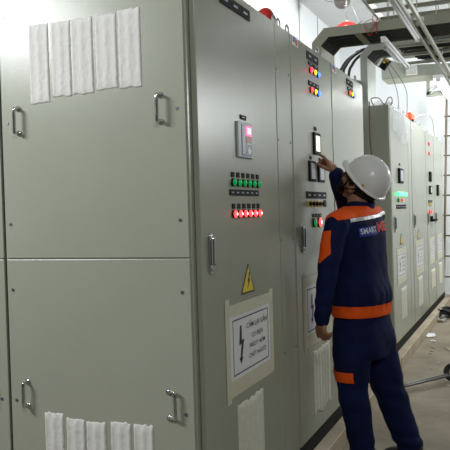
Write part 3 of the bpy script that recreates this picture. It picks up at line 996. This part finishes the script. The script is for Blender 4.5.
def rings(bm, secs, n=32, e=2.3, M=None):
    """closed loft of super-elliptic sections (z, cx, cy, a, b)"""
    R = []
    for (z, cx, cy, a, b_) in secs:
        row = []
        for i in range(n):
            t = 2 * PI * i / n
            c, s = math.cos(t), math.sin(t)
            p = Vector((cx + a * math.copysign(abs(c) ** (2 / e), c), cy + b_ * math.copysign(abs(s) ** (2 / e), s), z))
            row.append(bm.verts.new(M @ p if M else p))
        R.append(row)
    for k in range(len(R) - 1):
        for i in range(n):
            bm.faces.new((R[k][i], R[k][(i + 1) % n], R[k + 1][(i + 1) % n], R[k + 1][i]))
    bm.faces.new(R[0][::-1]); bm.faces.new(R[-1])


def limb(bm, pts, radii, n=16):
    """tapered limb with a sphere at each joint"""
    for i in range(len(pts) - 1):
        cyl(bm, pts[i], pts[i + 1], radii[i], radii[i + 1], n)
    for p, r in zip(pts, radii):
        ell(bm, p, r, r, r, n, 10)


PM = Matrix.Translation((.2434, 1.4809, 0)) @ Matrix.Rotation(math.radians(72), 4, 'Z')
person = thing('person', 'worker in white hard hat and navy and orange uniform pressing a panel button', 'person', (.2434, 1.4809, 0), math.radians(72))


def pobj(name, bm, mats, parent=None, smooth=True):
    bm.transform(PM)
    return obj(name, bm, mats, parent or person, smooth)


BETA = math.radians(49)
HC = Vector((.054, -.036, 1.539))
HX = Vector((1, 0, 0)); HF = Vector((0, math.cos(BETA), math.sin(BETA))); HU = Vector((0, -math.sin(BETA), math.cos(BETA)))
HM = Matrix((HX, HF, HU)).transposed().to_4x4(); HM.translation = HC
def H(x, f, u):
    return HC + HX * x + HF * f + HU * u

ShL, ElL, WrL = Vector((-.160, .0, 1.335)), Vector((-.250, .012, 1.095)), Vector((-.270, .045, .848))
ShR, ElR, WrR = Vector((.195, .0, 1.352)), Vector((.232, .155, 1.285)), Vector((.106, .171, 1.580))
HipL, KnL, AnL = Vector((-.072, .0, .74)), Vector((-.080, -.010, .44)), Vector((-.020, -.030, .085))
HipR, KnR, AnR = Vector((.112, -.035, .74)), Vector((.162, -.080, .44)), Vector((.258, -.155, .085))

# --- body (skin): one continuous surface
b = NB()
R3 = HM.to_3x3()
ell(b, H(0, -.010, .0), .074, .094, .092, 24, 16, mtx=R3)             # skull
ell(b, H(0, .030, -.075), .058, .062, .078, 24, 16, mtx=R3)           # face
ell(b, H(0, .052, -.128), .034, .034, .028, 16, 12, mtx=R3)           # chin
ell(b, H(0, .093, -.072), .012, .018, .016, 12, 8, mtx=R3)            # nose tip
limb(b, [H(0, .083, -.035), H(0, .098, -.070)], [.008, .011], 10)
ell(b, H(0, .084, -.104), .022, .010, .008, 12, 8, mtx=R3)            # lips
for s in (-1, 1):
    ell(b, H(s * .074, -.012, -.060), .009, .020, .031, 14, 10, mtx=R3)   # ears
    ell(b, H(s * .040, .068, -.070), .020, .018, .018, 12, 8, mtx=R3)     # cheekbones
limb(b, [Vector((.022, -.012, 1.36)), H(0, -.02, -.085)], [.060, .054])
rings(b, [(.80, .02, -.01, .13, .09), (.95, .02, 0, .115, .085), (1.15, .02, 0, .13, .09), (1.30, .022, 0, .135, .085), (1.38, .022, -.005, .07, .06)], 24)
limb(b, [ShL * 1.0 + Vector((.015, 0, -.01)), ElL, WrL], [.042, .033, .025])
limb(b, [Vector((.06, 0, 1.34)), ShL + Vector((.02, 0, -.01))], [.05, .042])
limb(b, [Vector((-.02, 0, 1.34)), ShR, ElR, WrR], [.05, .042, .034, .0255])
limb(b, [HipL, KnL, AnL], [.08, .05, .036]); limb(b, [HipR, KnR, AnR], [.08, .05, .036])
limb(b, [AnL, AnL + Vector((0, .11, -.04))], [.034, .03]); limb(b, [AnR, AnR + Vector((.02, .11, -.04))], [.034, .03])
# left hand, hanging, palm turned back, fingers loosely curled
def hand(W, d, side, nrm, thumbdir, curls, flen=(.072, .078, .072, .058), spread=.0185, palm=.078):
    """W wrist, d palm direction, side = little finger to index direction, nrm = palm normal (fingers curl to it)"""
    d = d.normalized(); side = side.normalized(); nrm = nrm.normalized()
    limb(b, [W, W + d * .03], [.0235, .025], 12)
    for k in range(4):
        o = side * ((1.5 - k) * spread)
        base = W + d * .018 + o * .75
        kn = W + d * (palm - (.004, 0, .003, .010)[k]) + o
        limb(b, [base, kn], [.0135, .0115], 10)
        p = kn; ang = 0
        L = flen[k]
        for j, (fr, r) in enumerate(((.45, .0092), (.31, .0085), (.24, .0075))):
            ang += curls[k][j]
            q = p + (d * math.cos(ang) + nrm * math.sin(ang)) * L * fr
            limb(b, [p, q], [(.0098, .0092, .0085)[j], r], 10)
            p = q
    for k in range(3):
        o = side * ((1 - k) * spread)
        limb(b, [W + d * .02 + o * .7, W + d * (palm - .004) + o], [.0125, .0115], 10)
    t0 = W + d * .022 + side * .016
    t1 = t0 + (d * .5 + thumbdir * .85).normalized() * .034
    t2 = t1 + (d * .8 + thumbdir * .42 + nrm * .25).normalized() * .030
    t3 = t2 + (d * .9 + thumbdir * .12 + nrm * .35).normalized() * .024
    limb(b, [t0, t1, t2, t3], [.0150, .0120, .0098, .0082], 10)

fwdl = (WrL - ElL).normalized()
hand(WrL + fwdl * .0, Vector((-.02, .03, -1)), Vector((.42, .90, 0)), Vector((.86, -.50, .0)), Vector((.25, .75, -.3)),
     [(.25, .45, .4), (.45, .65, .5), (.55, .75, .5), (.6, .8, .5)], flen=(.062, .066, .062, .050), spread=.0155, palm=.066)
# right hand, index finger on the display
RD = Vector((-.03, .52, .85)).normalized()
hand(WrR, RD, Vector((-.92, -.10, .10)), Vector((-.10, .85, -.52)), Vector((-.55, .62, -.25)),
     [(.10, .35, .05), (.65, .9, .5), (.75, .95, .6), (.8, 1.0, .6)])
body = pobj('body', remesh(b, .0042, 2), M_SKIN)

# eyes
for s in (-1, 1):
    b = NB(); ell(b, H(s * .030, .079, -.045), .013, .010, .010, 16, 12, mi=0); ell(b, H(s * .030, .086, -.044), .0055, .005, .0055, 12, 8, mi=1)
    pobj('eye', b, [M_WHITE, M_BLACK])

# --- hair
b = NB()
ell(b, H(0, -.020, -.015), .080, .098, .096, 28, 20, mtx=R3)
limb(b, [H(0, -.072, -.055), H(0, -.055, -.105)], [.040, .028])
hb = remesh(b, .006, 2, lambda c, n: .002 * noise.noise(c * 90))
bmesh.ops.bisect_plane(hb, geom=hb.verts[:] + hb.edges[:] + hb.faces[:], plane_co=H(0, .035, 0), plane_no=(HF + HU * .15).normalized(), clear_outer=True)
bmesh.ops.bisect_plane(hb, geom=hb.verts[:] + hb.edges[:] + hb.faces[:], plane_co=H(0, .0, .03), plane_no=HU, clear_outer=True)
pobj('hair', hb, M_HAIR)

# --- hard hat
b = NB()
n, mth = 48, 16
def dome(rx, ry, rz, b, off=0):
    R = []
    for k in range(mth + 1):
        a = k / mth * PI / 2
        row = []
        for i in range(n):
            t = 2 * PI * i / n
            f = math.sin(t)
            x = rx * math.cos(a) ** .92 * math.cos(t)
            y = ry * math.cos(a) ** .92 * f
            z = rz * math.sin(a)
            ridge = .004 * math.exp(-(x / .022) ** 2) * math.sin(a) + .0015 * math.exp(-((abs(x) - .05) / .01) ** 2) * math.sin(2 * a)
            row.append(b.verts.new(H(x, y - .008, z + ridge + off)))
        R.append(row)
    for k in range(mth):
        for i in range(n):
            b.faces.new((R[k][i], R[k][(i + 1) % n], R[k + 1][(i + 1) % n], R[k + 1][i]))
    return R
RO = dome(.104, .127, .128, b)
bmesh.ops.remove_doubles(b, verts=b.verts[:], dist=.0004)
RI = dome(.099, .122, .123, b)
# brim: flange around, longer at the front
def brim(t, k):
    f = math.sin(t)
    ext = .008 + (.028 * max(0, f) ** 2.2) + .004 * max(0, -f)
    x = (.104 + ext * k) * math.cos(t); y = (.127 + ext * k) * f - .008
    z = -.010 * k * (max(0, f) ** 1.5) - .004 * k + (-.006 * (1 - abs(f)) * k)
    return H(x, y, z)
top0, top1, bot1, bot0 = [], [], [], []
for i in range(n):
    t = 2 * PI * i / n
    top0.append(b.verts.new(brim(t, 0))); top1.append(b.verts.new(brim(t, 1)))
    bot1.append(b.verts.new(brim(t, 1) - HU * .005)); bot0.append(b.verts.new(brim(t, -.35) - HU * .004))
for i in range(n):
    j = (i + 1) % n
    b.faces.new((top0[i], top0[j], top1[j], top1[i])); b.faces.new((top1[i], top1[j], bot1[j], bot1[i])); b.faces.new((bot1[i], bot1[j], bot0[j], bot0[i]))
hat = pobj('hard_hat', b, M_HELM)
b = NB()
c = H(-.1055, -.055, .010)
M4 = R3.to_4x4(); M4.translation = c
box(b, -.0015, .0015, -.008, .008, -.006, .006, .001); b.transform(M4)
pobj('sticker', b, M_YEL2, hat, smooth=False)
# harness strap and headband under the shell
b = NB()
for s in (-1, 1):
    tube(b, [H(s * .083, .045, -.003), H(s * .079, .035, -.05), H(s * .066, .040, -.10), H(s * .035, .060, -.150), H(0, .066, -.162)], .0042, 8)
    tube(b, [H(s * .086, -.060, -.003), H(s * .082, -.020, -.055), H(s * .066, .036, -.10)], .0042, 8)
tube(b, [H(.092 * math.cos(a), .105 * math.sin(a) - .01, -.012) for a in [i * 2 * PI / 24 for i in range(25)]], .008, 8, k=1)
pobj('chin_strap', b, M_BLACK, hat)
# safety glasses
b = NB()
tube(b, [H(-.084, -.005, -.042), H(-.078, .05, -.036), H(-.060, .086, -.033), H(-.03, .101, -.031), H(0, .104, -.032), H(.03, .101, -.031), H(.060, .086, -.033), H(.078, .05, -.036), H(.084, -.005, -.042)], .0036, 8)
for s in (-1, 1):
    tube(b, [H(s * .060, .086, -.033), H(s * .064, .082, -.055), H(s * .045, .090, -.066), H(s * .02, .100, -.060), H(s * .012, .104, -.040)], .0022, 8)
gl = pobj('safety_glasses', b, M_BLACK)
for s in (-1, 1):
    b = NB()
    R = [H(s * .062, .086, -.035), H(s * .064, .083, -.054), H(s * .045, .092, -.064), H(s * .02, .102, -.058), H(s * .012, .106, -.038), H(s * .035, .102, -.033)]
    vs = [b.verts.new(p) for p in R]; f = b.faces.new(vs)
    r = bmesh.ops.extrude_face_region(b, geom=[f])
    for v in [g for g in r['geom'] if isinstance(g, bmesh.types.BMVert)]: v.co += HF * .0015
    pobj('lens', b, M_LENS, gl, smooth=False)
# black face mask
b = NB()
ell(b, H(0, .046, -.108), .060, .050, .046, 24, 16, mtx=R3)
ell(b, H(0, .078, -.092), .026, .024, .030, 16, 12, mtx=R3)
mk = remesh(b, .005, 3, lambda c, n: .0012 * noise.noise(c * 60))
bmesh.ops.bisect_plane(mk, geom=mk.verts[:] + mk.edges[:] + mk.faces[:], plane_co=H(0, .022, 0), plane_no=-HF, clear_outer=True)
mk2 = mk
mko = pobj('face_mask', mk2, M_BLACK)
b = NB()
for s in (-1, 1):
    tube(b, [H(s * .056, .03, -.09), H(s * .070, .005, -.078), H(s * .080, -.022, -.055), H(s * .078, -.026, -.035)], .002, 6)
    tube(b, [H(s * .055, .03, -.125), H(s * .066, .005, -.105), H(s * .077, -.020, -.085)], .002, 6)
pobj('ear_loop', b, M_BLACK, mko)

# --- jacket
def folds(c, n):
    d = 0
    # broad soft folds, slanted
    q = Vector((c.x * 7 + c.z * 3, c.y * 7, c.z * 5 - c.x * 5))
    d += .006 * noise.noise(q)
    d += .0028 * noise.noise(Vector((c.x * 22 + c.z * 9, c.y * 20, c.z * 13)))
    # bunching above waistband and at the cuffs / elbow
    if .88 < c.z < 1.0 and abs(c.x - .02) < .2:
        k = 1 - abs(c.z - .92) / .10
        th = math.atan2(c.y, c.x - .02)
        d += max(0, k) * .004 * math.sin(th * 17 + 3 * noise.noise(c * 8))
    if c.z < .895 and abs(c.x - .02) < .21 and c.x > -.2:
        th = math.atan2(c.y, c.x - .02)
        d += .0012 * math.sin(th * 60)
    if c.x < -.2:
        d += .0035 * math.sin(c.z * 62 + c.y * 30) * math.exp(-((c.z - 1.1) / .10) ** 2)
        d += .0032 * math.sin(c.z * 80 + c.y * 20) * math.exp(-((c.z - .90) / .05) ** 2)
    return d

b = NB()
rings(b, [(.832, .022, -.012, .176, .122), (.842, .022, -.012, .182, .129), (.890, .022, -.012, .182, .129), (.905, .022, -.012, .190, .134), (.95, .022, -.012, .190, .136),
          (1.05, .022, -.008, .172, .124), (1.16, .022, -.004, .168, .120), (1.25, .022, -.004, .172, .118), (1.31, .022, -.004, .176, .108),
          (1.350, .024, -.004, .160, .096), (1.385, .025, -.006, .118, .080), (1.405, .026, -.010, .080, .068)], 40, 2.4)
limb(b, [Vector((-.10, -.002, 1.325)), ShL + Vector((-.012, 0, -.022)), ElL.lerp(ShL, .5) + Vector((-.014, 0, 0)), ElL, WrL.lerp(ElL, .5), WrL + Vector((0, 0, .02)), WrL + Vector((0, 0, -.005))],
     [.070, .064, .058, .053, .050, .043, .040])
limb(b, [Vector((.14, -.002, 1.340)), ShR + Vector((.0, 0, -.012)), ElR.lerp(ShR, .5), ElR, WrR.lerp(ElR, .55), WrR.lerp(ElR, .03)], [.070, .066, .060, .056, .050, .043])
jb = remesh(b, .0068, 4, folds)
bmesh.ops.delete(jb, geom=[f for f in jb.faces if f.calc_center_median().z > 1.398 and f.calc_center_median().y < .075 and abs(f.calc_center_median().x - .03) < .11], context='FACES')
JB = jb.copy()
bvh = BVHTree.FromBMesh(jb)
jacket = pobj('jacket', jb, M_NAVY)
# collar
b = NB()
n = 40
ra, rb2 = [], []
C0 = Vector((.028, -.010, 1.385)); C1 = Vector((.032, -.018, 1.418))
rw = []
for (c, r1, r2) in ((C0, .088, .078), (C0.lerp(C1, .5), .080, .074), (C1, .078, .074), (C1 + Vector((0, 0, .002)), .073, .069), (C0, .074, .066)):
    rw.append([b.verts.new(c + Vector((r1 * math.cos(2 * PI * i / n), r2 * math.sin(2 * PI * i / n), .006 * math.cos(2 * PI * i / n * 2)))) for i in range(n)])
for k in range(4):
    for i in range(n):
        b.faces.new((rw[k][i], rw[k][(i + 1) % n], rw[k + 1][(i + 1) % n], rw[k + 1][i]))
pobj('collar', b, M_NAVY, jacket)


def patch(src, planes, off, th=.0015):
    q = src.copy()
    for co, no in planes:
        bmesh.ops.bisect_plane(q, geom=q.verts[:] + q.edges[:] + q.faces[:], plane_co=co, plane_no=no, clear_outer=True)
    bmesh.ops.delete(q, geom=[v for v in q.verts if not v.link_faces], context='VERTS')
    q.normal_update()
    nr = [(v, v.normal.copy()) for v in q.verts]
    for v, nn in nr:
        v.co += nn * off
    r = bmesh.ops.extrude_face_region(q, geom=q.faces[:])
    for v in [g for g in r['geom'] if isinstance(g, bmesh.types.BMVert)]:
        v.co += v.normal * th
    return q

V = Vector
sl = .09
# lower edge of yoke: z = 1.348 + sl*x ; stripe just under it
pobj('shoulder_yoke', patch(JB, [(V((0, 0, 1.352)), V((sl, 0, -1))), (V((-.222, 0, 1.34)), V((-1, 0, 0))), (V((0, .072, 1.34)), V((0, 1, 0)))], .0012), M_ORANGE, jacket)
pobj('reflective_stripe', patch(JB, [(V((0, 0, 1.333)), V((sl, 0, -1))), (V((0, 0, 1.3515)), V((-sl, 0, 1))), (V((-.158, 0, 1.34)), V((-1, 0, 0))), (V((0, .03, 1.34)), V((0, 1, 0)))], .0014), M_SILVER, jacket)
pobj('waistband', patch(JB, [(V((0, 0, .840)), V((0, 0, -1))), (V((0, 0, .899)), V((0, 0, 1))), (V((-.198, 0, .9)), V((-1, 0, 0.05)))], .0012), M_ORANGE, jacket)
pobj('sleeve_patch', patch(JB, [(V((-.215, 0, 1.2)), V((1, 0, .12))), (V((0, 0, 1.283)), V((0, .15, 1))), (V((0, .0, 1.150)), V((0, -.9, -1))), (V((0, -.018, 1.2)), V((0, -1, .12))),
                                (V((0, .04, 1.13)), V((0, .55, -1)))], .0014), M_ORANGE, jacket)
# back print
def project(bm, dx, dz, rot, off):
    bmesh.ops.triangulate(bm, faces=bm.faces[:])
    bmesh.ops.subdivide_edges(bm, edges=[e for e in bm.edges if e.calc_length() > .012], cuts=3, use_grid_fill=True)
    c, s = math.cos(rot), math.sin(rot)
    for v in bm.verts:
        x, z = v.co.x, v.co.y
        x, z = x * c - z * s + dx, x * s + z * c + dz
        h = bvh.ray_cast(V((x, -.6, z)), V((0, 1, 0)))
        yy = h[0].y if h[0] else -.1
        v.co = V((x, yy - off, z))
def P2(bm, x0, x1, z0, z1, nx=10, nz=4):
    g = [[bm.verts.new((x0 + (x1 - x0) * i / nx, z0 + (z1 - z0) * j / nz, 0)) for i in range(nx + 1)] for j in range(nz + 1)]
    for j in range(nz):
        for i in range(nx):
            bm.faces.new((g[j][i], g[j][i + 1], g[j + 1][i + 1], g[j + 1][i]))
DX, DZ, RT = -.050, 1.272, math.radians(5)
b = NB(); P2(b, -.066, .062, -.022, .024); project(b, DX, DZ, RT, .0030); pobj('logo_background', b, M_LOGOB, jacket, smooth=False)
b = NB(); text_into(b, 'SMART', .040, Matrix.Translation((-.002, .003, 0)), bold=.0006, width=.118, mi=0); project(b, DX, DZ, RT, .0042); pobj('logo_lettering', b, M_LOGOW, jacket, smooth=False)
b = NB(); text_into(b, 'M', .062, Matrix.Translation((.094, .008, 0)), bold=.0035, width=.056, mi=0); project(b, DX, DZ, RT, .0042); pobj('logo_letter', b, M_LOGOR, jacket, smooth=False)
b = NB(); text_into(b, 'E', .062, Matrix.Translation((.146, .008, 0)), bold=.0035, width=.038, mi=0); project(b, DX, DZ, RT, .0042); pobj('logo_letter', b, M_LOGOR, jacket, smooth=False)
JB.free()

# --- trousers
def tfolds(c, n):
    d = .006 * noise.noise(Vector((c.x * 8, c.y * 8, c.z * 6)))
    d += .003 * noise.noise(Vector((c.x * 20, c.y * 20 + c.z * 9, c.z * 16)))
    d += .004 * math.sin(c.z * 55 + c.x * 25 + 3 * noise.noise(c * 6)) * math.exp(-((c.z - .44) / .10) ** 2)
    d += .005 * math.sin(c.z * 70 + c.x * 20 + 3 * noise.noise(c * 6)) * math.exp(-((c.z - .13) / .07) ** 2)
    d += .003 * math.sin(c.z * 45 - c.x * 35) * math.exp(-((c.z - .66) / .07) ** 2)
    return d
b = NB()
rings(b, [(.62, .020, -.018, .150, .120), (.68, .026, -.016, .188, .132), (.75, .024, -.014, .190, .134), (.82, .022, -.012, .176, .124), (.86, .022, -.012, .168, .118)], 36, 2.3)
limb(b, [HipL + V((-.0, 0, -.02)), V((-.076, -.004, .58)), KnL + V((0, 0, .0)), V((-.055, -.022, .25)), AnL + V((0, 0, .0))], [.100, .096, .079, .070, .066])
limb(b, [HipR + V((.0, 0, -.02)), V((.130, -.052, .58)), KnR + V((0, 0, .0)), V((.208, -.118, .25)), AnR + V((0, 0, .0))], [.104, .103, .087, .076, .070])
tb = remesh(b, .0068, 4, tfolds)
TB = tb.copy()
trousers = pobj('trousers', tb, M_NAVY)
pobj('pocket_flap', patch(TB, [(V((0, 0, .568)), V((0, 0, 1))), (V((0, 0, .515)), V((0, 0, -1))), (V((-.10, 0, .5)), V((1, .25, 0))), (V((0, -.055, .5)), V((0, -1, 0)))], .002, .003), M_ORANGE, trousers)
TB.free()
b = NB()
box(b, .225, .245, -.13, -.05, .40, .43, .004)
b.free()
# --- boots
for A, rz_ in ((AnL, 0), (AnR, -.25)):
    b = NB()
    MM = Matrix.Translation((A.x, A.y, 0)) @ Matrix.Rotation(rz_, 4, 'Z')
    rings(b, [(.022, 0, .055, .044, .135), (.05, 0, .055, .046, .135), (.075, 0, .035, .044, .112), (.10, 0, .0, .042, .062), (.15, 0, -.008, .044, .054)], 28, 2.3, MM)
    bt = remesh(b, .006, 2)
    bo = pobj('boot', bt, M_BOOT)
    b = NB(); rings(b, [(0, 0, .055, .046, .140), (.024, 0, .055, .048, .142)], 28, 2.4, MM); pobj('sole', b, M_RUBBER, bo, smooth=False)
